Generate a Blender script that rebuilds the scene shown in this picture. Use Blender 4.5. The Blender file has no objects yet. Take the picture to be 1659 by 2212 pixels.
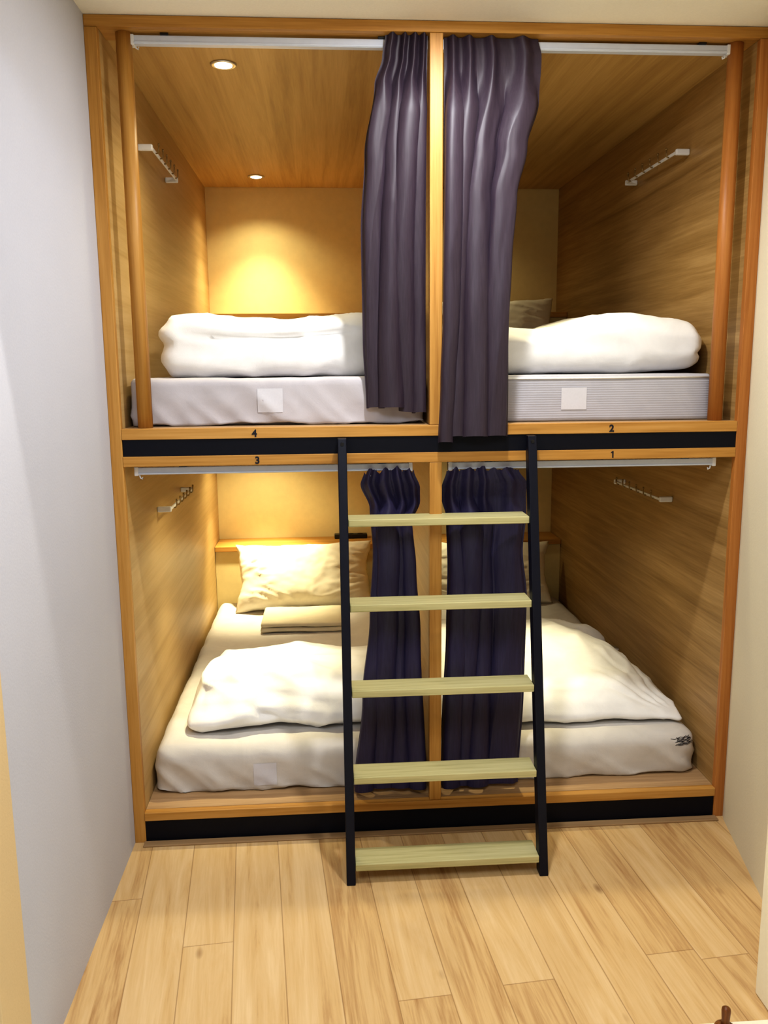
import bpy, bmesh, math, random
from mathutils import Vector, Matrix, noise
from mathutils.bvhtree import BVHTree
random.seed(7)
C = bpy.context.scene.collection

# ----------------------------------------------------------------- dimensions (metres)
W = 1.90            # bunk unit width, x
H = 2.398           # room height / top of bunk unit
D = 2.082           # depth of the sleeping berths, y
XI, XJ = 0.035, 1.868          # inner faces of the side panels
DV0, DV1 = 0.929, 0.966        # central divider
ZP = {'low': 0.101, 'up': 1.295}     # platforms
ZC = {'low': 1.200, 'up': 2.376}     # berth ceilings

# ----------------------------------------------------------------- node helpers
def srgb(r, g, b):
    f = lambda c: (c/255/12.92) if c/255 <= .04045 else ((c/255+.055)/1.055)**2.4
    return (f(r), f(g), f(b), 1)

class NT:
    def __init__(s, name):
        s.m = bpy.data.materials.new(name); s.m.use_nodes = True
        s.t = s.m.node_tree; s.n = s.t.nodes; s.l = s.t.links
        s.b = s.n['Principled BSDF']
    def add(s, typ, **kw):
        n = s.n.new(typ)
        for k, v in kw.items(): setattr(n, k, v)
        return n
    def link(s, a, b): s.l.new(a, b)
    def math(s, op, a, b=None, c=None):
        n = s.add('ShaderNodeMath', operation=op)
        for i, v in enumerate((a, b, c)):
            if v is None: continue
            if isinstance(v, (int, float)): n.inputs[i].default_value = v
            else: s.link(v, n.inputs[i])
        return n.outputs[0]
    def mix(s, fac, a, b, mode='MIX'):
        n = s.add('ShaderNodeMix', data_type='RGBA', blend_type=mode)
        for i, v in ((0, fac), (6, a), (7, b)):
            if isinstance(v, (int, float)): n.inputs[i].default_value = v
            elif isinstance(v, tuple): n.inputs[i].default_value = v
            else: s.link(v, n.inputs[i])
        return n.outputs[2]
    def ramp(s, fac, stops):
        n = s.add('ShaderNodeValToRGB'); s.link(fac, n.inputs[0])
        e = n.color_ramp.elements
        while len(e) < len(stops): e.new(.5)
        for el, (p, c) in zip(e, stops): el.position = p; el.color = c
        return n.outputs[0]
    def coords(s, scale=(1, 1, 1), rot=(0, 0, 0)):
        tc = s.add('ShaderNodeTexCoord'); mp = s.add('ShaderNodeMapping')
        mp.inputs['Scale'].default_value = scale; mp.inputs['Rotation'].default_value = rot
        s.link(tc.outputs['Object'], mp.inputs[0]); return mp.outputs[0]
    def noise(s, vec, scale, detail=4, rough=.55, dist=0):
        n = s.add('ShaderNodeTexNoise'); s.link(vec, n.inputs['Vector'])
        n.inputs['Scale'].default_value = scale; n.inputs['Detail'].default_value = detail
        n.inputs['Roughness'].default_value = rough; n.inputs['Distortion'].default_value = dist
        return n.outputs[0]
    def bump(s, h, strength, dist=.002):
        n = s.add('ShaderNodeBump'); n.inputs['Strength'].default_value = strength
        n.inputs['Distance'].default_value = dist
        s.link(h, n.inputs['Height']); s.link(n.outputs[0], s.b.inputs['Normal'])
    def fin(s, col=None, rough=.5, spec=.5, **kw):
        if col is not None:
            if isinstance(col, tuple): s.b.inputs['Base Color'].default_value = col
            else: s.link(col, s.b.inputs['Base Color'])
        s.b.inputs['Roughness'].default_value = rough
        s.b.inputs['Specular IOR Level'].default_value = spec
        for k, v in kw.items(): s.b.inputs[k].default_value = v
        return s.m

def wood(name, axis, dark, mid, light, band=3.0, rough=.45, spec=.35, contrast=1.0, pore=.35):
    t = NT(name)
    sc = [19.0, 19.0, 19.0]; sc['xyz'.index(axis)] = .7
    v = t.coords(tuple(sc))
    n1 = t.noise(v, band*.5, 6, .62, .7)
    sc2 = [150.0]*3; sc2['xyz'.index(axis)] = 5.0
    n2 = t.noise(t.coords(tuple(sc2)), 1.0, 3, .6)
    f = t.math('ADD', t.math('MULTIPLY', n1, 1-pore), t.math('MULTIPLY', n2, pore))
    k = .16/contrast
    col = t.ramp(f, [(.5-k, dark), (.5, mid), (.5+k, light)])
    t.bump(n2, .12, .0008)
    return t.fin(col, rough, spec)

def plain(name, col, rough=.5, spec=.4, nscale=60, var=.06, bump=0.0, **kw):
    t = NT(name)
    n = t.noise(t.coords(), nscale, 3)
    a = tuple(c*(1-var) for c in col[:3])+(1,); b = tuple(min(1, c*(1+var)) for c in col[:3])+(1,)
    t.link(t.ramp(n, [(.3, a), (.7, b)]), t.b.inputs['Base Color'])
    if bump: t.bump(n, bump, .001)
    return t.fin(None, rough, spec, **kw)

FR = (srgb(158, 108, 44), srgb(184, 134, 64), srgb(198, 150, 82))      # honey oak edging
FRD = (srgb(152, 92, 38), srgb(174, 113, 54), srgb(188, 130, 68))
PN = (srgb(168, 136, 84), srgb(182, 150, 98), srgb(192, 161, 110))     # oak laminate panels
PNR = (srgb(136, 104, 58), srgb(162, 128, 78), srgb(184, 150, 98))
M = {}
for ax in 'xyz':
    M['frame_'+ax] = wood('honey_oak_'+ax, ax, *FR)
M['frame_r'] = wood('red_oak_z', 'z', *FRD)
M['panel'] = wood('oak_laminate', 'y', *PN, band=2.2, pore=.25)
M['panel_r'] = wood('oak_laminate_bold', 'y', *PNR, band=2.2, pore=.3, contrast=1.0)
M['ceil_panel'] = wood('oak_ceiling_laminate', 'y', srgb(162, 126, 70), srgb(184, 148, 88), srgb(200, 164, 104), band=1.8, pore=.25)
M['tread'] = wood('ash_tread', 'x', srgb(160, 152, 100), srgb(190, 181, 130), srgb(206, 198, 150), band=3, rough=.4)
M['deck'] = wood('oak_deck', 'x', srgb(144, 112, 78), srgb(172, 138, 98), srgb(190, 158, 118), band=2)
M['strip'] = wood('floor_strip', 'x', srgb(126, 98, 66), srgb(150, 120, 84), srgb(166, 136, 98))
M['brownwood'] = wood('brown_peg', 'z', srgb(70, 36, 12), srgb(110, 62, 22), srgb(150, 92, 40))
M['backwall'] = plain('cream_board', srgb(222, 204, 152), .6, .2, 30, .03, .05)
M['black'] = plain('black_steel', srgb(9, 11, 22), .5, .2, 90, .1)
M['ladder'] = plain('navy_black_steel', srgb(12, 14, 28), .45, .25, 90, .1)
M['white'] = plain('white_plastic', srgb(225, 226, 228), .4, .4, 60, .02)
M['rail'] = plain('white_rail', srgb(205, 212, 226), .3, .5, 60, .02)
M['peg'] = plain('peg_metal', srgb(140, 116, 74), .35, .6, 60, .05, Metallic=.6)
M['darkplastic'] = plain('dark_plastic', srgb(22, 20, 20), .4)
M['ink'] = plain('black_ink', srgb(16, 16, 26), .6)
M['label'] = plain('label_cloth', srgb(205, 203, 207), .8, .1, 200, .02)
M['steel'] = plain('chrome_ring', srgb(210, 208, 200), .25, .6, 60, .02, Metallic=.8)

def emis(name, col, s):
    t = NT(name); t.b.inputs['Emission Color'].default_value = col; t.b.inputs['Emission Strength'].default_value = s
    return t.fin(col, .5)
M['lamp'] = emis('lamp_glow', (1, .86, .6, 1), 14)

def wallmat(name, col, var=.03):
    t = NT(name)
    v = t.coords()
    n = t.noise(v, 180, 3); n0 = t.noise(v, 3, 2)
    a = tuple(c*(1-var) for c in col[:3])+(1,); b = tuple(min(1, c*(1+var)) for c in col[:3])+(1,)
    c = t.ramp(t.math('ADD', t.math('MULTIPLY', n, .5), t.math('MULTIPLY', n0, .5)), [(.35, a), (.65, b)])
    t.bump(n, .25, .0015)
    return t.fin(c, .8, .15)
M['wall_left'] = wallmat('wallpaper_cool_lit', srgb(194, 194, 202))  # cool light put into this wall's colour, unlike the beige right wall
M['wall_right'] = wallmat('wallpaper_warm', srgb(222, 213, 188))
M['wall_back'] = wallmat('wallpaper_back', srgb(210, 204, 196))
M['ceiling'] = wallmat('ceiling_paper', srgb(244, 238, 222))
M['jamb'] = wallmat('jamb_beige', srgb(216, 190, 146), .02)
M['jamb_white'] = wallmat('jamb_white', srgb(238, 228, 200), .01)

def linen(name, col, wr=0.0, stripes=0.0, rough=.85):
    t = NT(name)
    v = t.coords()
    n = t.noise(v, 9, 5, .6, .8)
    w = t.noise(v, 420, 2)
    a = tuple(c*.93 for c in col[:3])+(1,); b = tuple(min(1, c*1.04) for c in col[:3])+(1,)
    c = t.ramp(n, [(.3, a), (.7, b)])
    h = t.math('ADD', t.math('MULTIPLY', w, .12), t.math('MULTIPLY', n, wr))
    if stripes:
        wv = t.add('ShaderNodeTexWave', wave_type='BANDS', bands_direction='Z')
        t.link(v, wv.inputs['Vector']); wv.inputs['Scale'].default_value = 44; wv.inputs['Distortion'].default_value = .6
        c = t.mix(t.math('MULTIPLY', wv.outputs[1], stripes), c, tuple(x*.8 for x in col[:3])+(1,))
        h = t.math('ADD', h, t.math('MULTIPLY', wv.outputs[1], .25))
    t.bump(h, .5, .004)
    return t.fin(c, rough, .12)
M['duvet'] = linen('white_cotton', srgb(240, 238, 234), .5)
M['sheet'] = linen('grey_white_sheet', srgb(190, 185, 188), .6)
M['sheet_low'] = linen('cream_sheet', srgb(206, 200, 192), .6)
M['mattress'] = linen('mattress_ticking', srgb(180, 178, 184), .1, .12)
M['pillow'] = linen('pillow_cotton', srgb(234, 226, 206), .5)
M['towel'] = linen('towel_beige', srgb(208, 198, 174), .2)

def curtain_mat(name, a, b, sh):
    t = NT(name)
    v = t.coords((1, 1, .06))
    n = t.noise(v, 260, 2)
    c = t.ramp(n, [(.3, a), (.7, b)])
    t.b.inputs['Sheen Weight'].default_value = .04; t.b.inputs['Sheen Roughness'].default_value = .45
    t.b.inputs['Sheen Tint'].default_value = sh
    t.bump(n, .12, .0006)
    return t.fin(c, .50, .36)
M['curtain'] = curtain_mat('plum_grey_satin', srgb(47, 37, 47), srgb(56, 45, 56), srgb(130, 115, 170))
M['curtain_cool_lit'] = curtain_mat('plum_satin_cool_lit', srgb(38, 34, 62), srgb(48, 43, 74), srgb(120, 115, 190))  # lower curtains: same cloth, with cool hall light put into the colour

def floor_mat():
    t = NT('oak_floor_planks')
    v = t.coords((1, 1, 1), (0, 0, -.085))
    sx = t.add('ShaderNodeSeparateXYZ'); t.link(v, sx.inputs[0])
    PW, PL = .1285, 1.9
    xr = t.math('DIVIDE', t.math('ADD', sx.outputs[0], .072), PW)
    row = t.math('FLOOR', xr); fx = t.math('FRACT', xr)
    wn = t.add('ShaderNodeTexWhiteNoise', noise_dimensions='1D'); t.link(row, wn.inputs['W'])
    yr = t.math('ADD', t.math('DIVIDE', sx.outputs[1], PL), t.math('MULTIPLY', wn.outputs[0], 3.7))
    colm = t.math('FLOOR', yr); fy = t.math('FRACT', yr)
    wn2 = t.add('ShaderNodeTexWhiteNoise', noise_dimensions='2D')
    cb = t.add('ShaderNodeCombineXYZ'); t.link(row, cb.inputs[0]); t.link(colm, cb.inputs[1]); t.link(cb.outputs[0], wn2.inputs['Vector'])
    rnd = wn2.outputs[0]
    # grain, shifted per plank
    gv = t.add('ShaderNodeCombineXYZ')
    t.link(t.math('ADD', t.math('MULTIPLY', sx.outputs[0], 14), t.math('MULTIPLY', rnd, 40)), gv.inputs[0])
    t.link(t.math('ADD', t.math('MULTIPLY', sx.outputs[1], 1.0), t.math('MULTIPLY', rnd, 17)), gv.inputs[1])
    g1 = t.noise(gv.outputs[0], 1.3, 6, .62, 1.6)
    gv2 = t.add('ShaderNodeCombineXYZ')
    t.link(t.math('MULTIPLY', sx.outputs[0], 190), gv2.inputs[0]); t.link(t.math('MULTIPLY', sx.outputs[1], 6), gv2.inputs[1])
    g2 = t.noise(gv2.outputs[0], 1, 3, .6)
    f = t.math('ADD', t.math('ADD', t.math('MULTIPLY', g1, .62), t.math('MULTIPLY', g2, .2)), t.math('MULTIPLY', t.math('SUBTRACT', rnd, .5), .13))
    c = t.ramp(f, [(.24, srgb(164, 122, 76)), (.40, srgb(202, 167, 115)), (.60, srgb(216, 186, 140))])
    # knots
    vo = t.add('ShaderNodeTexVoronoi', feature='F1'); kv = t.add('ShaderNodeCombineXYZ')
    t.link(t.math('MULTIPLY', sx.outputs[0], 8.2), kv.inputs[0]); t.link(t.math('MULTIPLY', sx.outputs[1], 3.6), kv.inputs[1])
    t.link(kv.outputs[0], vo.inputs['Vector']); vo.inputs['Scale'].default_value = 1
    kn = t.math('LESS_THAN', vo.outputs['Distance'], .5)
    mr = t.add('ShaderNodeMapRange'); t.link(vo.outputs['Distance'], mr.inputs[0])
    mr.inputs[1].default_value = .03; mr.inputs[2].default_value = .11; mr.inputs[3].default_value = 1; mr.inputs[4].default_value = 0
    sep = t.add('ShaderNodeSeparateColor'); t.link(vo.outputs['Color'], sep.inputs[0])
    pick = t.math('GREATER_THAN', sep.outputs[0], .5)
    c = t.mix(t.math('MULTIPLY', t.math('MULTIPLY', mr.outputs[0], pick), .7), c, srgb(112, 66, 28))
    # joints
    ex = t.math('MINIMUM', fx, t.math('SUBTRACT', 1, fx))
    ey = t.math('MULTIPLY', t.math('MINIMUM', fy, t.math('SUBTRACT', 1, fy)), PL/PW)
    gap = t.math('LESS_THAN', t.math('MINIMUM', ex, ey), .011)
    c = t.mix(t.math('MULTIPLY', gap, .5), c, srgb(120, 80, 40))
    t.bump(t.math('SUBTRACT', g2, gap), .15, .001)
    return t.fin(c, .42, .35)
M['floor'] = floor_mat()

# ----------------------------------------------------------------- object helpers
def link(name, me, mat, parent=None, loc=None):
    o = bpy.data.objects.new(name, me)
    if mat is not None and not me.materials: me.materials.append(mat)
    C.objects.link(o)
    if parent: o.parent = parent
    if loc is not None: o.location = loc
    return o

def obj(name, bm, mat, parent=None, smooth=False, loc=None):
    """bmesh in world coordinates -> one mesh object; re-centred on its parent if any"""
    if parent is not None:
        bmesh.ops.translate(bm, verts=bm.verts, vec=-Vector(parent_world(parent)))
    bmesh.ops.recalc_face_normals(bm, faces=bm.faces)
    me = bpy.data.meshes.new(name); bm.to_mesh(me); bm.free()
    if smooth:
        for p in me.polygons: p.use_smooth = True
    return link(name, me, mat, parent, loc)

def parent_world(p):
    v = Vector(p.location)
    while p.parent: p = p.parent; v += Vector(p.location)
    return v

def thing(name, label, cat, loc, group=None):
    o = bpy.data.objects.new(name, None); C.objects.link(o)
    o.empty_display_size = .05
    o.location = loc; return tag(o, label, cat, group)

def tag(o, label, cat, group=None):
    o['label'] = label; o['category'] = cat
    if group: o['group'] = group
    return o

def struct(name, bm, mat):
    o = obj(name, bm, mat); o['kind'] = 'structure'; return o

def box(x0, x1, y0, y1, z0, z1, bev=.0, bm=None, seg=2):
    b = bmesh.new()
    bmesh.ops.create_cube(b, size=1)
    for v in b.verts:
        v.co = Vector(((x0+x1)/2+v.co.x*(x1-x0), (y0+y1)/2+v.co.y*(y1-y0), (z0+z1)/2+v.co.z*(z1-z0)))
    if bev: bmesh.ops.bevel(b, geom=b.edges[:], offset=bev, segments=seg, profile=.5, affect='EDGES')
    return join(bm, b)

def join(bm, b):
    if bm is None: return b
    me = bpy.data.meshes.new('tmp'); b.to_mesh(me); b.free(); bm.from_mesh(me); bpy.data.meshes.remove(me)
    return bm

def cyl(p0, p1, r0, r1=None, seg=16, bm=None, caps=True):
    p0, p1 = Vector(p0), Vector(p1); r1 = r0 if r1 is None else r1
    b = bmesh.new()
    L = (p1-p0).length
    bmesh.ops.create_cone(b, cap_ends=caps, segments=seg, radius1=r0, radius2=r1, depth=L)
    q = Vector((0, 0, 1)).rotation_difference((p1-p0).normalized())
    bmesh.ops.transform(b, verts=b.verts, matrix=Matrix.Translation((p0+p1)/2) @ q.to_matrix().to_4x4())
    return join(bm, b)

def tube(pts, r, seg=8, bm=None):
    b = bmesh.new(); rings = []
    pts = [Vector(p) for p in pts]
    up = Vector((0.31, .2, .93))
    for i, p in enumerate(pts):
        d = (pts[min(i+1, len(pts)-1)]-pts[max(i-1, 0)]).normalized()
        a = d.cross(up).normalized(); c = d.cross(a)
        rings.append([b.verts.new(p+r*(a*math.cos(k*2*math.pi/seg)+c*math.sin(k*2*math.pi/seg))) for k in range(seg)])
    for i in range(len(rings)-1):
        for k in range(seg):
            b.faces.new((rings[i][k], rings[i][(k+1) % seg], rings[i+1][(k+1) % seg], rings[i+1][k]))
    b.faces.new(rings[0]); b.faces.new(rings[-1])
    return join(bm, b)

def lathe(prof, cx, cy, seg=24, bm=None):
    b = bmesh.new(); rings = []
    for r, z in prof:
        rings.append([b.verts.new((cx+r*math.cos(k*2*math.pi/seg), cy+r*math.sin(k*2*math.pi/seg), z)) for k in range(seg)])
    for i in range(len(rings)-1):
        for k in range(seg):
            b.faces.new((rings[i][k], rings[i][(k+1) % seg], rings[i+1][(k+1) % seg], rings[i+1][k]))
    b.faces.new(rings[0]); b.faces.new(rings[-1])
    return join(bm, b)

def fbm(p, oct=4):
    return noise.fractal(Vector(p), 1.0, 2.0, oct)          # about -1..1
def ridge(p):                                                 # soft crease ridges 0..1
    return (1-abs(noise.noise(Vector(p))))**4
def ss(a, b, x):
    t = max(0, min(1, (x-a)/(b-a))); return t*t*(3-2*t)
def interp(tab, x):
    if x <= tab[0][0]: return tab[0][1]
    for (a, va), (b, vb) in zip(tab, tab[1:]):
        if x <= b:
            t = (x-a)/(b-a); t = t*t*(3-2*t); return va+(vb-va)*t
    return tab[-1][1]
def lin(tab, x):
    if x <= tab[0][0]: return tab[0][1]
    for (a, va), (b, vb) in zip(tab, tab[1:]):
        if x <= b: return va+(vb-va)*(x-a)/(b-a)
    return tab[-1][1]

def rbox(x0, x1, y0, y1, z0, z1, r, step, fn=None, rz=None):
    """finely divided rounded box, each vertex passed through fn(co, normal, u, v, w)"""
    b = bmesh.new(); cache = {}
    c = Vector(((x0+x1)/2, (y0+y1)/2, (z0+z1)/2)); h = Vector(((x1-x0)/2, (y1-y0)/2, (z1-z0)/2))
    if not isinstance(r, tuple): r = (r, r, r)
    rr = [min(r[i], h[i]*.999) for i in range(3)]
    n = [max(4, int(round(2*h[i]/step))) for i in range(3)]
    def grid(i):
        # denser near the rounded edges
        pts = [-1+2*k/n[i] for k in range(n[i]+1)]
        return pts
    g = [grid(0), grid(1), grid(2)]
    def vert(q):
        key = tuple(round(x, 6) for x in q)
        if key in cache: return cache[key]
        p = Vector((q[0]*h.x, q[1]*h.y, q[2]*h.z))
        inner = Vector([max(-h[i]+rr[i], min(h[i]-rr[i], p[i])) for i in range(3)])
        d = Vector([(p[i]-inner[i])/rr[i] for i in range(3)])
        nn = d.normalized() if d.length > 1e-9 else Vector((0, 0, 1))
        co = inner+Vector([nn[i]*rr[i] for i in range(3)]) + c
        if fn: co = fn(co, nn, q[0], q[1], q[2])
        v = b.verts.new(co); cache[key] = v; return v
    for ax in range(3):
        o1, o2 = [(1, 2), (2, 0), (0, 1)][ax]
        for s in (-1, 1):
            for i in range(n[o1]):
                for j in range(n[o2]):
                    qs = []
                    for di, dj in ((0, 0), (1, 0), (1, 1), (0, 1)):
                        q = [0, 0, 0]; q[ax] = s; q[o1] = g[o1][i+di]; q[o2] = g[o2][j+dj]
                        qs.append(vert(q))
                    if s < 0: qs.reverse()
                    if len(set(qs)) == 4: b.faces.new(qs)
    return b

# ----------------------------------------------------------------- the room
YD = -.862                                    # doorway line
bm = box(-.02, 1.92, YD, 2.15, -.05, 0); struct('floor', bm, M['floor'])
bm = box(-.9, 2.6, -3.3, YD, -.05, -.001); struct('floor_hall', bm, M['jamb_white'])
bm = box(-.9, 2.6, -3.3, 2.15, H, H+.05); struct('ceiling', bm, M['ceiling'])
bm = box(-.08, 0.0, -.945, 2.15, 0, H); struct('wall_left', bm, M['wall_left'])

def prism(pts, z0, z1):
    b = bmesh.new()
    lo = [b.verts.new((x, y, z0)) for x, y in pts]; hi = [b.verts.new((x, y, z1)) for x, y in pts]
    b.faces.new(lo); b.faces.new(hi)
    for i in range(len(pts)):
        j = (i+1) % len(pts); b.faces.new((lo[i], lo[j], hi[j], hi[i]))
    return b
struct('wall_right', prism([(1.9, 2.15), (1.9, 0), (1.892, -.02), (1.80, -.45), (1.735, -.775), (2.0, -.775), (2.0, 2.15)], 0, H), M['wall_right'])
struct('wall_back', box(-.08, 2.0, 2.15, 2.2, 0, H), M['wall_back'])
# doorway at the camera side of the little room
struct('trim_1', box(-.9, .012, -1.08, -.945, 0, H, .004), M['jamb'])              # beige end of the left wall
struct('trim_2', box(1.605, 2.6, -.91, -.775, 0, H, .006), M['jamb_white'])        # white door jamb on the right
struct('trim_3', box(.012, 1.605, -.93, -.90, 2.16, H, .004), M['jamb_white'])       # unseen lintel, added to cut the strip light across the floor
struct('trim_4', box(.012, 1.605, -.93, YD, -.001, .004, .001), M['jamb_white'])     # threshold
struct('trim_5', box(.03, 1.872, -.03, -.001, 0, .006, .002), M['strip'])               # strip along the foot of the bunk
struct('wall_hall_left', box(-.95, -.9, -3.3, -.945, 0, H), M['wall_back'])
struct('wall_hall_right', box(2.6, 2.65, -3.3, -.775, 0, H), M['wall_back'])
struct('wall_front', box(-.9, 2.6, -3.35, -3.3, 0, H), M['wall_back'])

# ----------------------------------------------------------------- the built-in bunk unit
bunk = thing('bunk_unit', 'built-in oak four-berth bunk unit with black bands, filling the end of the room', 'bunk bed', (W/2, 0, 0))
def part(name, bm, mat, parent=bunk, smooth=False, label=None):
    o = obj(name, bm, mat, parent, smooth)
    if label: o['label'] = label
    return o
e = .0012
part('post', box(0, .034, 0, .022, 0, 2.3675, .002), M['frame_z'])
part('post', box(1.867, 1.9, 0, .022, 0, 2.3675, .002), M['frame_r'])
part('top_beam', box(0, 1.9, -.001, .022, 2.368, H-.001, .002), M['frame_x'])
part('top_beam', box(XI, XJ, .0222, .10, 2.368, H-.001), M['frame_x'])
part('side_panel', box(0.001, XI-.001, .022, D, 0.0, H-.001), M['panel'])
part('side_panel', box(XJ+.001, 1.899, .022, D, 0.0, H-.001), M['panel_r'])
part('back_panel', box(.001, 1.899, D+.0005, D+.02, 0, 2.3755), M['backwall'], label='cream back panel')
for z0, z1 in ((ZP['low']+.0005, 1.1995), (ZP['up']+.0005, 2.3675)):
    part('divider', box(DV0+.004, DV1-.004, .028, D, z0, z1), M['panel'])
    part('divider_post', box(DV0, DV1, 0, .028, z0, min(z1, 1.1850 if z0 < 1 else 9), .002), M['frame_z'])
part('ceiling_panel', box(XI-.001, XJ+.001, .10, D, ZC['up'], H-.001), M['ceil_panel'])
part('ceiling_panel', box(XI, XJ, .022, D, ZC['low'], ZC['low']+.012), M['ceil_panel'])
part('platform', box(XI, XJ, .022, D, ZP['up']-.02, ZP['up']), M['deck'])
part('platform', box(XI, XJ, .022, D, ZP['low']-.02, ZP['low']), M['deck'])
upper_sill = part('sill_board', box(.034, 1.867, -.001, .0215, 1.2635, 1.295, .0015), M['frame_x'])
lower_head = part('head_board', box(.034, 1.867, -.001, .0215, 1.1853, 1.2148, .0015), M['frame_x'])
part('sill_board', box(.034, 1.867, -.004, .0215, .0735, .1012, .002), M['frame_x'])
part('black_band', box(.036, 1.866, .003, .021, 1.2148, 1.2635), M['black'], label='black steel band')
part('black_band', box(.034, 1.866, .004, .021, 0.0, .0735), M['black'], label='black kick board')
for k, x in (('up', .095), ('up', 1.816)):
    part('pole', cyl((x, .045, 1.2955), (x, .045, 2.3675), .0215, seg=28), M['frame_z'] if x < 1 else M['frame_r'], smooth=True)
# headboard ledges
for k, zt in (('low', .549), ('up', 1.735)):
    for x0, x1 in ((XI, DV0+.004), (DV1-.004, XJ)):
        lg = part('ledge', box(x0+.0005, x1-.0005, 1.862, D, zt-.026, zt, .002), M['frame_x'])
        part('ledge_front', box(x0+.0005, x1-.0005, 1.876, 1.89, ZP[k]+.0005, zt-.0265), M['backwall'], label='cream board below the ledge')
# berth numbers
def number(txt, x, z, h, parent):
    if txt == '1':                                   # a one with a short flag
        w_ = h*.60; k = h/14
        pts = [(1.2, 0), (3.9, 0), (3.9, 14), (1.7, 14), (-1.4, 12.2), (-1.4, 9.8), (1.2, 11.0)]
        b = bmesh.new()
        lo = [b.verts.new((x+(px-1.5)*k, -.0011, z-h/2+pz*k)) for px, pz in pts]
        hi = [b.verts.new((x+(px-1.5)*k, -.0022, z-h/2+pz*k)) for px, pz in pts]
        b.faces.new(lo); b.faces.new(hi)
        for i in range(len(pts)):
            j = (i+1) % len(pts); b.faces.new((lo[i], lo[j], hi[j], hi[i]))
        o = obj('number', b, M['ink'], parent); o['label'] = 'black berth number 1'; return
    cu = bpy.data.curves.new('n', 'FONT'); cu.body = txt; cu.size = h/.69; cu.extrude = .0006; cu.offset = .0010; cu.resolution_u = 6
    cu.align_x = 'CENTER'
    t = bpy.data.objects.new('n', cu); C.objects.link(t)
    bpy.context.view_layer.update()
    me = bpy.data.meshes.new_from_object(t.evaluated_get(bpy.context.evaluated_depsgraph_get()))
    bpy.data.objects.remove(t); bpy.data.curves.remove(cu)
    me.transform(Matrix.Rotation(math.pi/2, 4, 'X'))
    me.materials.clear()
    o = link('number', me, M['ink'], parent)
    o.location = Vector((x, -.0016, z-h/2))-parent_world(parent)
    o['label'] = 'black berth number '+txt
number('4', .415, 1.2785, .020, upper_sill); number('2', 1.478, 1.2785, .020, upper_sill)
number('3', .421, 1.1995, .020, lower_head); number('1', 1.483, 1.1995, .020, lower_head)

# ----------------------------------------------------------------- recessed downlights of the upper left berth
def downlight(x, y, z, label):
    t = thing('downlight', label, 'ceiling light', (x, y, z), 'downlights in the upper left berth ceiling')
    pr = [(.040, z-.0005), (.040, z-.003), (.036, z-.0045), (.029, z-.0045), (.027, z-.0035)]
    obj('trim_ring', lathe(pr, x, y, 28), M['steel'], t, True)
    obj('lamp', lathe([(.0265, z-.0048), (.020, z-.0065), (.010, z-.0075), (.001, z-.0078)], x, y, 24), M['lamp'], t, True)
downlight(.335, .30, ZC['up'], 'lit recessed downlight nearer the front of the upper left berth ceiling')
downlight(.314, 1.827, ZC['up'], 'lit recessed downlight in the upper left berth ceiling close to its back wall')

# ----------------------------------------------------------------- curtain rails
def curtain_rail(x0, x1, y, z, brackets, label, tipx):
    t = thing('curtain_rail', label, 'curtain rail', ((x0+x1)/2, y, z), 'white curtain rails')
    b = box(x0, x1, y-.012, y+.012, z-.011, z+.011, .002)
    b = box(x0+.002, x1-.002, y-.0145, y-.011, z-.0095, z-.005, .001, b)
    obj('track', b, M['rail'], t)
    for xe in (x0, x1):
        s = -1 if xe == x0 else 1
        obj('end_cap', box(xe-.006+s*.004, xe+.006+s*.004, y-.014, y+.014, z-.014, z+.013, .002), M['white'], t)
    sx = 1 if abs(tipx-x0) < abs(tipx-x1) else -1
    obj('end_hook', tube([(tipx+sx*.004, y-.006, z-.013), (tipx+sx*.006, y-.006, z-.021), (tipx+sx*.012, y-.006, z-.024), (tipx+sx*.013, y-.006, z-.018)], .0022, 6), M['white'], t, True)
    for bx in brackets:
        obj('bracket', box(bx-.011, bx+.011, y-.0155, y+.010, z+.0112, z+.0145, .0008), M['darkplastic'], t, label='x') if False else obj('bracket', box(bx-.011, bx+.011, y-.0155, y+.010, z+.0112, z+.0165, .0008), M['darkplastic'], t)
YR = .050
ZU, ZL = 2.3505, 1.1680
curtain_rail(.121, .918, YR, ZU, (.205, .80), 'white curtain rail across the top of the upper left berth', .121)
curtain_rail(.978, 1.790, YR, ZU, (1.19, 1.715), 'white curtain rail across the top of the upper right berth', 1.79)
curtain_rail(.066, .872, YR, ZL, (.198, .79), 'white curtain rail across the top of the lower left berth', .066)
curtain_rail(1.000, 1.815, YR, ZL, (1.113, 1.727), 'white curtain rail across the top of the lower right berth', 1.815)

# ----------------------------------------------------------------- peg rails on the side panels
peg_bm = None
def peg_rail(xw, s, z, label, tilt=0):
    """xw = wall face, s = +1 rail stands out to +x"""
    y0, y1 = .452, .935
    t = thing('peg_rail', label, 'coat rack', (xw, y0, z), 'white peg rails on the berth side walls')
    for yb in (y0, y1):
        obj('bracket', box(min(xw, xw+s*.048), max(xw, xw+s*.048), yb-.006, yb+.008, z-.010, z+.010, .004), M['white'], t)
    xa, xb = xw+s*.040, xw+s*.046
    obj('bar', box(min(xa, xb), max(xa, xb), y0-.002, y1+.006, z-.0045, z+.0045, .001), M['white'], t)
    first = None
    for k in range(6):
        yk = y0+.06+k*.074
        if first is None:
            xo = xw+s*.046
            b = tube([(xo, yk, z-.004), (xo+s*.006, yk, z-.004), (xo+s*.010, yk, z+.002), (xo+s*.011, yk, z+.022)], .0023, 8)
            b = cyl((xo+s*.011, yk, z+.020), (xo+s*.011, yk, z+.027), .004, .003, 8, b)
            first = obj('peg', b, M['peg'], t, True)
        else:
            c = first.copy(); C.objects.link(c); c.parent = t; c.location = (0, .074*k, 0)
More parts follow.
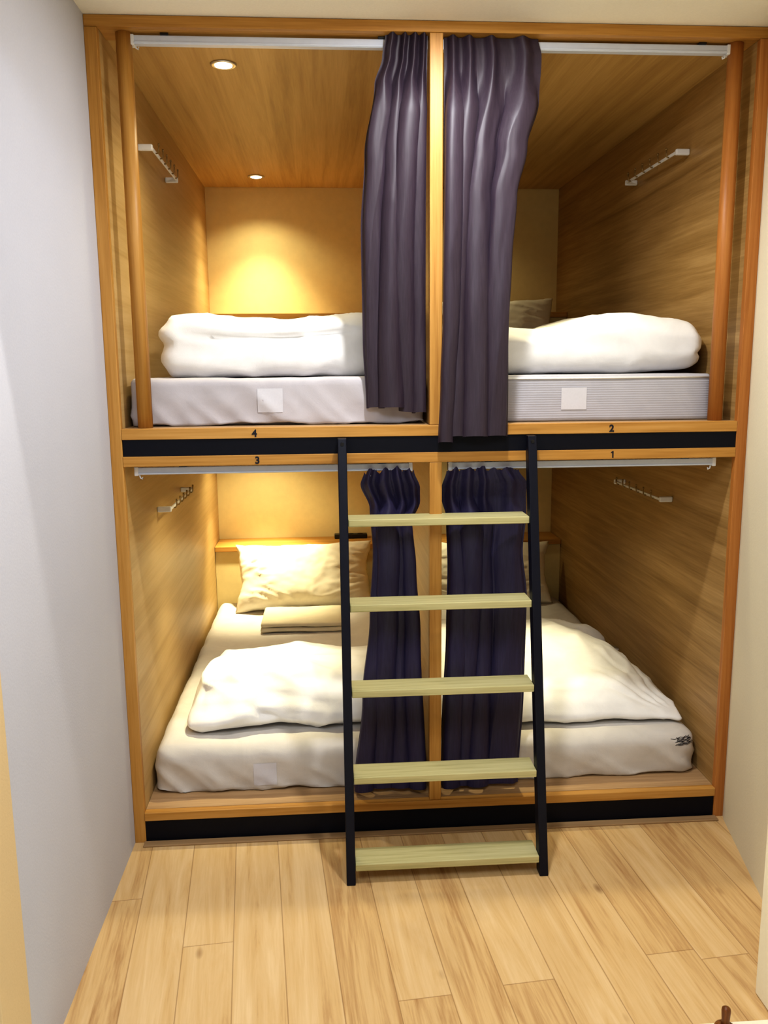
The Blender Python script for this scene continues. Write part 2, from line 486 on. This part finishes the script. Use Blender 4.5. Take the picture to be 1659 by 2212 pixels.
peg_rail(XI, 1, 2.172, 'white peg rail with six pegs on the left wall of the upper left berth')
peg_rail(XJ, -1, 2.172, 'white peg rail with six pegs on the right wall of the upper right berth')
peg_rail(XI, 1, .985, 'white peg rail with six pegs on the left wall of the lower left berth')
peg_rail(XJ, -1, .985, 'white peg rail with six pegs on the right wall of the lower right berth')

# ----------------------------------------------------------------- ladder
lad = thing('ladder', 'black steel ladder with five pale wooden treads leaning on the middle of the bunk', 'ladder', (.95, -.26, 0))
RX = ((.656, .682), (1.217, 1.243))
K = .2068
def rail_bm(x0, x1):
    b = bmesh.new()
    vs = []
    zt = 1.262
    yf = lambda z: -.280+K*z
    prof = [(yf(0), 0), (yf(0)+.040, 0), (yf(zt)+.040-.024, zt), (yf(zt), zt)]
    prof = [(yf(0), 0), (yf(0)+.040, 0), (-.0035, 1.205), (-.0035, zt), (yf(zt)-.012, zt)]
    lo = [b.verts.new((x0, y, z)) for y, z in prof]; hi = [b.verts.new((x1, y, z)) for y, z in prof]
    b.faces.new(lo); b.faces.new(hi)
    for i in range(len(prof)):
        j = (i+1) % len(prof); b.faces.new((lo[i], lo[j], hi[j], hi[i]))
    bmesh.ops.bevel(b, geom=b.edges[:], offset=.0025, segments=2, profile=.5, affect='EDGES')
    return b
for x0, x1 in RX:
    r = obj('side_rail', rail_bm(x0, x1), M['ladder'], lad)
    xm = (x0+x1)/2
    obj('foot', box(x0+.002, x1-.002, -.277, -.245, .0002, .006, .001), M['darkplastic'], r)
    obj('bolt', cyl((xm, -.032, 1.245), (xm, -.037, 1.245), .006, .005, 12), M['darkplastic'], r)
first = None
for k, z in enumerate((1.028, .786, .544, .3015, .0600)):
    yf = -.280+K*(z-.01)
    if first is None:
        z0, y0 = z, yf
        first = obj('tread', box(.6825, 1.2165, yf-.002, yf+.086, z-.0215, z, .0025), M['tread'], lad)
    else:
        c = first.copy(); C.objects.link(c); c.parent = lad; c.location = (0, yf-y0, z-z0)

# ----------------------------------------------------------------- mattresses
def front_of(parent):
    """function (x, z) -> y of the front face of a mattress, by ray casting on its mesh"""
    body = [c for c in bpy.data.objects if c.parent == parent and c.name.startswith('mattress_body')][0]
    off = parent_world(parent); me = body.data
    tree = BVHTree.FromPolygons([v.co+off for v in me.vertices], [tuple(p.vertices) for p in me.polygons])
    def q(x, z):
        h = tree.ray_cast(Vector((x, -.2, z)), Vector((0, 1, 0)))
        return h[0].y if h[0] is not None else .1
    return q

def patch(x0, x1, z0, z1, parent, n=10):
    b = bmesh.new(); vs = []; q = front_of(parent)
    for j in range(n+1):
        for i in range(n+1):
            x = x0+(x1-x0)*i/n; z = z0+(z1-z0)*j/n
            vs.append(b.verts.new((x, q(x, z)-.0016, z)))
    for j in range(n):
        for i in range(n):
            a = j*(n+1)+i; b.faces.new((vs[a], vs[a+1], vs[a+n+2], vs[a+n+1]))
    o = obj('label_patch', b, M['label'], parent, True); o['label'] = 'square white cloth label'
    return o

def mattress(x0, x1, y0, y1, z0, z1, r, mat, label, wr, seed, hem=.0, bulge=0, tophem=False):
    t = thing('mattress', label, 'mattress', ((x0+x1)/2, (y0+y1)/2, z0), 'single mattresses')
    def fn(co, n, u, v, w):
        p = Vector((co.x*7, co.y*7, co.z*9+seed))
        front = max(0, -n.y)
        # fine sheet wrinkles: diagonal near the bottom hem, shallow above
        q = Vector((co.x*11+co.z*10, co.y*4, co.z*5+seed))
        low = 1-ss(z0, z1, co.z)
        big = ridge((co.x*3.1+co.z*4, co.y*2, co.z*2.2+seed*3))
        tops = max(0, n.z)*(ridge((co.x*4.2+co.y*1.5, co.y*2.3-co.x, seed))-.3)
        co = co+n*(wr*fbm(p)+wr*2.2*(.25+low)*(ridge(q)-.4)*(front+abs(n.x))+wr*1.6*(big-.35)*front+wr*1.3*tops)
        if bulge: co.y -= bulge*front*math.sin(math.pi*min(1, max(0, (co.z-z0)/(z1-z0))))
        if hem and co.z < z0+.02 and n.z > -.95:
            co.z = max(co.z, z0+.001)+hem*max(0, fbm((co.x*9, co.y*9, seed), 3)+.15)*(1-max(0, co.z-z0)/.02)
        co.z = min(max(co.z, z0+.0005), z1+.0008)
        return co
    b = rbox(x0, x1, y0, y1, z0-r[2]*.9, z1, r, .012, fn)
    m = obj('mattress_body', b, M[mat], t, True)
    return t
mUL = mattress(.046, .922, .085, 1.858, ZP['up']+.001, 1.437, (.02, .02, .018), 'sheet',
               'mattress in wrinkled pale grey sheet in the upper left berth', .0032, 1.3, hem=.012)
mUR = mattress(.975, 1.822, .085, 1.858, ZP['up']+.001, 1.437, (.014, .014, .014), 'mattress',
               'smooth grey-white mattress in the upper right berth under number 2 duvet', .0006, 2.7)
mUR['label'] = 'smooth square-edged grey-white mattress in the upper right berth'
mLL = mattress(.045, .922, .112, 1.858, ZP['low']+.001, .258, (.05, .045, .05), 'sheet_low',
               'cream-sheeted mattress with wavy hem in the lower left berth', .0042, 4.1, hem=.012, bulge=.004)
mLR = mattress(.975, 1.855, .105, 1.858, ZP['low']+.001, .252, (.075, .06, .045), 'sheet_low',
               'mattress with rounded corners and dark mark in the lower right berth', .0034, 6.2, hem=.01, bulge=.004)
patch(.421, .496, 1.334, 1.405, mUL); patch(1.346, 1.425, 1.331, 1.398, mUR)
patch(.366, .440, .122, .198, mLL)
# piping round the top of the box mattress
pb = tube([(.985, .0835, 1.4265), (1.812, .0835, 1.4265)], .003, 8); obj('piping', pb, M['duvet'], mUR, True)

# ----------------------------------------------------------------- duvets
def duvet(label, x0, x1, y0, y1, z0, z1, r, fn, mat='duvet', step=.012):
    t = rbox(x0, x1, y0, y1, z0, z1, r, step, fn)
    bmesh.ops.recalc_face_normals(t, faces=t.faces)
    o = obj('duvet', t, M[mat], None, True)
    c = Vector(((x0+x1)/2, (y0+y1)/2, z0))
    o.data.transform(Matrix.Translation(-c)); o.location = c
    return tag(o, label, 'duvet', 'folded white duvets')

def wrinkle(co, n, seed, a=.004, f=6.0):
    p = Vector((co.x*f, co.y*f, co.z*f*1.4+seed))
    q = Vector((co.x*f*.9+co.z*3, co.y*f*.6, co.z*f*2+seed*2))
    q2 = Vector((co.x*f*.55-co.z*4, co.y*f*1.1+co.x*2, co.z*f+seed*3))
    q3 = Vector((co.x*f*2.1+co.y*3, co.y*f*1.6-co.z*5, co.z*f*2.6+seed*5))
    return a*fbm(p, 5)+a*.8*(ridge(q3)-.35)*ss(-.1, .5, noise.noise(p*.5))+a*2.0*(ridge(q)-.35)+a*1.6*(ridge(q2)-.35)

topUL = [(.11, 1.600), (.15, 1.634), (.22, 1.636), (.35, 1.618), (.50, 1.613), (.62, 1.624), (.74, 1.640), (.92, 1.640)]
def fUL(co, n, u, v, w):
    k = ss(-.6, 1, w)
    co.z += k*(lin(topUL, co.x)-1.636)
    co = co+n*wrinkle(co, n, 3.1, .0055, 5)
    # the folded-over top layer leaves one long soft crease along the front
    zc = 1.575-.02*math.sin((co.x-.1)*5)
    if n.y < -.2: co.y += .016*math.exp(-((co.z-zc)/.010)**2)*ss(.14, .26, co.x)*(1-ss(.62, .78, co.x))
    # tucked left end
    if n.x < -.2: co.x += .006*math.exp(-((co.z-1.545)/.012)**2)+.004*math.sin(co.z*90+co.y*8)
    co.z = max(co.z, 1.439)
    return co
duvet('thick folded white duvet on the mattress of the upper left berth', .118, .915, .19, .80, 1.438, 1.636, (.05, .07, .06), fUL)

topUR = [(.98, 1.60), (1.21, 1.587), (1.30, 1.580), (1.36, 1.586), (1.45, 1.612), (1.54, 1.634), (1.62, 1.630), (1.72, 1.612), (1.80, 1.602), (1.86, 1.59)]
def fUR(co, n, u, v, w):
    k = ss(-.6, 1, w)
    co.z += k*(lin(topUR, co.x)-1.636)
    co = co+n*wrinkle(co, n, 8.4, .003, 4)
    if n.x > .3: co.x -= .010*math.exp(-((co.z-1.50)/.01)**2)
    if n.z < 0: co.z += max(0, -n.z)*.012*ss(1.55, 1.85, co.x)
    co.z = max(co.z, 1.439)
    return co
duvet('folded white duvet with a hump on its right, on the upper right mattress', .985, 1.853, .19, .85, 1.438, 1.636, (.055, .07, .075), fUR)

def fLL(co, n, u, v, w):
    k = ss(-1, 1, w)
    # front and left sides lean back toward the top
    co.y += k*.09*(1-ss(-1, .2, v))*1.0
    co.x += k*.035*(1-ss(-1, -.2, u))
    h = 1-.16*ss(.0, 1, v)-.12*(1-ss(-1, -.4, u))+.08*fbm((co.x*3, co.y*3, 1.7), 2)
    co.z = .259+(co.z-.259)*h
    co = co+n*wrinkle(co, n, 12.3, .0075, 5.5)
    # two slanting creases on the front
    for (xa, za, xb, zb, dp) in ((.30, .36, .46, .29, .012), (.40, .375, .70, .325, .010), (.17, .33, .28, .345, .008)):
        d = Vector((xb-xa, zb-za)); L = d.length; tt = ((co.x-xa)*d.x+(co.z-za)*d.y)/L/L
        dist = ((co.x-xa)*-d.y+(co.z-za)*d.x)/L
        if -.1 < tt < 1.1 and n.y < .2: co = co-n*dp*math.exp(-(dist/.012)**2)*ss(-.1, .2, tt)*(1-ss(.8, 1.1, tt))
    co.z = max(co.z, .2595+.002)
    return co
duvet('plump folded white duvet lying on the cream bed of the lower left berth', .128, .90, .185, .74, .2605, .428, (.08, .08, .07), fLL)

def fLR(co, n, u, v, w):
    k = ss(-1, 1, w)
    h = .62+.45*ss(-1, .1, v)-.18*ss(.3, 1, v)-.30*ss(.35, 1, u)*(1-.5*ss(-.5, .6, v))
    co.z = .254+(co.z-.254)*h
    co.y += k*.05*(1-ss(-1, .2, v))
    co.x -= .13*ss(-.4, .5, v)*ss(-.2, 1, u)*(1 if n.z > -.5 else .6)     # outline draws in toward the head end
    co.x += .09*ss(.55, .85, v)*ss(.2, 1, u)                               # but the folded corner sticks out at the back
    co.x -= k*.06*ss(.4, 1, u)
    co = co+n*wrinkle(co, n, 21.7, .0065, 5.0)
    # creases fanning from the front right corner
    for ang in (.35, .62, .95, 1.25):
        d = Vector((-math.cos(ang), math.sin(ang))); px, py = co.x-1.84, co.y-.16
        tt = px*d.x+py*d.y; dist = px*-d.y+py*d.x
        if 0 < tt < .45: co = co-n*.008*math.exp(-(dist/.012)**2)*ss(.02, .1, tt)*(1-ss(.25, .45, tt))
    co.z = max(co.z, .2545)
    return co
duvet('folded white duvet with a pointed front corner on the lower right bed', .985, 1.845, .165, .95, .2555, .430, (.06, .07, .07), fLR)

# ----------------------------------------------------------------- pillows
def pillow(label, cx, cy, cz, w, h, T, lean, roll, seed, mat='pillow'):
    NX, NY = 72, 44
    b = bmesh.new(); rows = {}
    for side in (0, 1):
        for j in range(NY+1):
            for i in range(NX+1):
                u, v = -1+2*i/NX, -1+2*j/NY
                edge = i in (0, NX) or j in (0, NY)
                if side and edge: rows[(1, i, j)] = rows[(0, i, j)]; continue
                px = u*w/2*(1-.085*(1-u*u*0)*(1-v*v)**1.2*abs(u)**3)
                pz = v*h/2*(1-.10*(1-u*u)**1.2*abs(v)**3)
                th = T/2*((1-u**4)**.62)*((1-v**4)**.62)
                s = -1 if side == 0 else 1
                q = Vector((px*9, pz*9, seed+s))
                # creases radiating from the corners / short ends
                rr = ridge((u*2.4+.4*v+seed, v*5.5*(.4+abs(u)), seed*2+s))
                th += (.006*fbm(q, 4)+.013*(rr-.35)*ss(.2, .8, max(abs(u), abs(v)*.8)))*(1-max(abs(u), abs(v))**6)
                px += .008*fbm((v*3, seed, 2))*(abs(u)**4); pz += .007*fbm((u*4, seed, 5))*(abs(v)**4)
                rows[(side, i, j)] = b.verts.new((px, s*max(th, 0), pz))
    for side in (0, 1):
        for j in range(NY):
            for i in range(NX):
                f = [rows[(side, i, j)], rows[(side, i+1, j)], rows[(side, i+1, j+1)], rows[(side, i, j+1)]]
                if side: f.reverse()
                if len(set(f)) == 4: b.faces.new(f)
    o = obj('pillow', b, M[mat], None, True)
    o.location = (cx, cy, cz)
    o.rotation_euler = (lean, roll, 0)
    return tag(o, label, 'pillow', 'white pillows at the head of the berths')
pillow('crumpled cream-white pillow leaning on the headboard of the lower left bed', .500, 1.720, .421, .70, .36, .15, -.55, -.02, 3.3)
pillow('pillow at the back of the lower right bed, mostly hidden behind curtain and ladder', 1.430, 1.735, .410, .70, .33, .15, -.42, .02, 5.9)
pillow('pillow showing above the duvet at the back of the upper right berth', 1.425, 1.72, 1.622, .70, .36, .14, -.36, -.02, 9.2)

# ----------------------------------------------------------------- folded towel, power strip, peg
tw = thing('folded_towel', 'folded beige towel in front of the pillow on the lower left bed', 'towel', (.495, 1.46, .2605))
def ft(seed):
    def fn(co, n, u, v, w):
        return co+n*.0022*fbm((co.x*12, co.y*12, seed), 3)+Vector((0, 0, .004*fbm((co.x*4, co.y*4, seed), 2)))
    return fn
obj('bottom_fold', rbox(.306, .690, 1.275, 1.575, .2625, .283, (.01, .012, .010), .012, ft(1.)), M['towel'], tw, True)
obj('top_fold', rbox(.308, .686, 1.280, 1.570, .284, .306, (.01, .012, .010), .012, ft(1.)), M['towel'], tw, True)

ps = thing('power_strip', 'black power strip lying on the ledge above the lower left pillow', 'power strip', (.75, 2.03, .5495))
obj('casing', box(.660, .838, 2.005, 2.055, .5498, .572, .004), M['darkplastic'], ps)
for k in range(3):
    obj('socket', cyl((.70+.05*k, 2.03, .5722), (.70+.05*k, 2.03, .5735), .015, seg=16), M['black'], ps)

pg = thing('wooden_peg', 'small brown wooden peg standing on the threshold at the bottom right corner', 'peg', (1.475, -.895, .004))
obj('base', lathe([(.024, .0045), (.026, .010), (.022, .022), (.013, .030)], 1.475, -.895), M['brownwood'], pg, True)
obj('stem', lathe([(.0095, .030), (.0085, .040), (.010, .062), (.009, .068), (.004, .072), (.0005, .073)], 1.475, -.895), M['brownwood'], pg, True)

# dark printed mark on the corner of the lower right mattress
def mark():
    b = bmesh.new(); q = front_of(mLR)
    rnd = random.Random(3)
    for k in range(10):
        z = .205+.0032*k*.8+rnd.uniform(-.001, .001); xa = 1.755+rnd.uniform(0, .03); xb = 1.846-rnd.uniform(0, .02)
        pts = [(xa+(xb-xa)*i/10, z+.0012*math.sin(i*1.7+k)) for i in range(11)]
        for (x0_, z0_), (x1_, z1_) in zip(pts, pts[1:]):
            v = [b.verts.new((x, q(x, z_)-.0014, z_)) for x, z_ in ((x0_, z0_), (x1_, z1_), (x1_, z1_+.0016), (x0_, z0_+.0016))]
            b.faces.new(v)
    return b
mk = obj('printed_mark', mark(), M['ink'], mLR); mk['label'] = 'dark smudged print on the corner'

# ----------------------------------------------------------------- curtains
def curtain(label, ztop, zbot, left, right, ymid, wts, amps, seed, amp, hooks, ruff=0.0, hemfn=None, mat='curtain'):
    """left/right: (t, x) tables with t 0 at the heading and 1 at the hem; ymid: (t, y); wts/amps: width and depth of each fold"""
    NU, NV = 240, 130
    t_ = thing('curtain', label, 'curtain', ((left[0][1]+right[0][1])/2, lin(ymid, 0), ztop), 'dark purple curtains')
    b = bmesh.new(); vs = []
    rnd = random.Random(seed); folds = len(wts)
    ph = [rnd.uniform(0, 6.28) for _ in range(8)]
    tot = sum(wts); cum = [0]
    for w_ in wts: cum.append(cum[-1]+w_/tot)
    for j in range(NV+1):
        t = j/NV
        L, R = interp(left, t), interp(right, t)
        open_ = ss(.07, .20, t)                     # below the pinched heading the pleats open out
        for i in range(NU+1):
            u = i/NU
            env = min(1, 10*u*(1-u))
            uu = u+(.030*math.sin(2.6*t+ph[0]+5*u)+.012*math.sin(7*t+ph[1]+11*u))*ss(.05, .4, t)*env
            uu = min(.99999, max(0, uu))
            k = max(q for q in range(folds) if uu >= cum[q]); f = (uu-cum[k])/(cum[k+1]-cum[k])
            tri = math.exp(-((f-.5)/.15)**2)
            wide = .5-.5*math.cos(2*math.pi*f)
            wide = wide**(1.15+.35*math.sin(ph[2]+k*1.9))
            dep = amps[k]*(.75+.35*math.sin(ph[3]+k*2.2+2.5*t))
            prof = (1-open_)*tri*.6+open_*wide*dep
            z = ztop+(zbot-ztop)*t
            y = lin(ymid, t)+amp*(.45-prof)
            y += .005*fbm((uu*7, t*2.2, seed), 3)*open_
            # secondary drag folds slanting down from the heading
            y -= .006*open_*ridge((uu*folds*1.1+.8*t, t*1.1, seed*1.7))*env
            x = L+(R-L)*u-amp*.60*math.sin(2*math.pi*f)*env*(.25+.75*open_)*dep
            if t < .13:
                z += ruff*(.4+1.0*fbm((u*10, seed, 1.1), 3)-1.0*(1-tri))*(1-t/.13)
            if hemfn: z += hemfn(u)*ss(.8, 1, t)
            z += .005*(wide-.5)*ss(.9, 1, t)
            vs.append(b.verts.new((x, y, z)))
    for j in range(NV):
        for i in range(NU):
            a = j*(NU+1)+i
            b.faces.new((vs[a], vs[a+1], vs[a+NU+2], vs[a+NU+1]))
    obj('drape', b, M[mat], t_, True)
    for k in range(hooks):
        k_ = min(k, folds-1)
        x = left[0][1]+(right[0][1]-left[0][1])*(cum[k_]+cum[k_+1])/2
        y = lin(ymid, 0)-.002
        obj('curtain_hook', tube([(x, y+.014, ztop-.022), (x, y+.008, ztop-.020), (x, y+.008, ztop-.008), (x, y+.014, ztop-.004)], .0016, 6), M['white'], t_, True)
    return t_
curtain('dark plum curtain gathered at the right side of the upper left berth', 2.3665, 1.337,
        [(0, .808), (.05, .800), (.12, .778), (.3, .748), (.5, .735), (.8, .737), (1, .746)],
        [(0, .926), (.5, .924), (1, .926)], [(0, .004), (.1, .022), (1, .050)],
        [1.3, 1.0, .9, .8], [.9, 1.0, .85, 1.1], 11, .042, 5, hemfn=lambda u: .008-.016*ss(.5, .7, u))
curtain('longest dark plum curtain, hanging over the sill of the upper right berth', 2.3655, 1.262,
        [(0, .972), (.3, .970), (.7, .966), (.85, .960), (1, .952)],
        [(0, 1.238), (.04, 1.247), (.15, 1.240), (.27, 1.206), (.39, 1.176), (.55, 1.164), (.7, 1.158), (1, 1.160)],
        [(0, .012), (.08, .000), (.3, -.014), (1, -.034)],
        [.8, .8, 1.4, 1.7], [1.0, 1.1, .8, .75], 23, .042, 5, hemfn=lambda u: -.016*(1-ss(.12, .2, u)))
curtain('dark plum curtain, cool light put into its colour, hanging at the right side of the lower left berth', 1.165, .116,
        [(0, .735), (.04, .724), (.12, .752), (.25, .760), (.45, .748), (.7, .722), (1, .692)],
        [(0, .885), (.06, .906), (.1, .908), (.17, .882), (.3, .892), (.5, .905), (1, .925)],
        [(0, .012), (.03, .018), (.09, .048), (1, .058)],
        [.9, 1.1, .9, .9], [.9, 1.0, 1.1, .9], 37, .042, 5, ruff=.014, mat='curtain_cool_lit')
curtain('dark plum curtain, cool light put into its colour, hanging at the left side of the lower right berth', 1.163, .114,
        [(0, .984), (.05, .972), (.09, .974), (.15, .988), (.3, .993), (.5, .990), (.8, .978), (1, .976)],
        [(0, 1.205), (.05, 1.236), (.15, 1.240), (.25, 1.232), (.4, 1.248), (.7, 1.245), (1, 1.232)],
        [(0, .012), (.03, .018), (.09, .048), (1, .058)],
        [.9, .8, .9, 1.8], [.9, 1.1, 1.1, .5], 58, .042, 5, ruff=.014, mat='curtain_cool_lit')

# ----------------------------------------------------------------- light
def lamp(name, typ, loc, energy, col, rot=(0, 0, 0), **kw):
    l = bpy.data.lights.new(name, typ); l.energy = energy; l.color = col
    for k, v in kw.items(): setattr(l, k, v)
    o = bpy.data.objects.new(name, l); C.objects.link(o); o.location = loc; o.rotation_euler = rot
    return o
WARM = (1, .91, .58)
def berth(x, y, z, e, glow, ang=66):
    """one downlight: a focused beam and the softer spill of the same lamp"""
    lamp('berth_glow', 'SPOT', (x, y, z-.012), glow, WARM, spot_size=math.radians(128), spot_blend=.7, shadow_soft_size=.022)
    lamp('berth_lamp', 'SPOT', (x, y, z-.012), e, WARM, spot_size=math.radians(ang), spot_blend=1.0, shadow_soft_size=.022)
zu, zl = ZC['up'], ZC['low']
berth(.335, .30, zu, 17, 9); berth(.314, 1.827, zu, 85, 13, 84)
berth(1.27, .30, zu, 20, 8); berth(1.25, 1.80, zu, 12, 4)
berth(.335, .48, zl, 42, 7); berth(.29, 1.74, zl, 95, 13, 66)
berth(1.27, .48, zl, 32, 5); berth(1.25, 1.70, zl, 14, 4)
# the room's own ceiling lamp in front of the ladder, then an added strip and an added cool fill
lamp('room_lamp', 'AREA', (.95, -.46, H-.01), 17, (.96, .97, 1), size=.07)
lamp('added_floor_strip', 'AREA', (.80, -.986, H-.01), 8, (1, .96, .88), shape='RECTANGLE', size=1.2, size_y=.008)  # unseen strip added behind the lintel to brighten the near floor
lamp('hall_fill', 'AREA', (.6, -2.0, H-.02), 29, (.74, .84, 1.0), size=.9)  # unseen cool fill added to light the bunk front
w = bpy.data.worlds.new('World'); bpy.context.scene.world = w; w.use_nodes = True
w.node_tree.nodes['Background'].inputs[0].default_value = (.8, .85, 1, 1)
w.node_tree.nodes['Background'].inputs[1].default_value = .05

# ----------------------------------------------------------------- camera
cam = bpy.data.cameras.new('camera'); co = bpy.data.objects.new('camera', cam); C.objects.link(co)
cam.sensor_fit = 'HORIZONTAL'; cam.sensor_width = 36; cam.lens = 1822.19/1659*36; cam.clip_start = .02
yaw, pit, rol = .0688, -.17, -.0089
f = Vector((math.sin(yaw)*math.cos(pit), math.cos(yaw)*math.cos(pit), math.sin(pit)))
r0 = Vector((math.cos(yaw), -math.sin(yaw), 0)); u0 = r0.cross(f)
r_ = r0*math.cos(rol)+u0*math.sin(rol); u_ = r_.cross(f)
co.matrix_world = Matrix(((r_.x, u_.x, -f.x, .6204), (r_.y, u_.y, -f.y, -2.4829), (r_.z, u_.z, -f.z, 1.4647), (0, 0, 0, 1)))
sc = bpy.context.scene; sc.camera = co
sc.view_settings.view_transform = 'Standard'; sc.view_settings.look = 'Medium High Contrast'
sc.view_settings.exposure = 0; sc.view_settings.gamma = 1
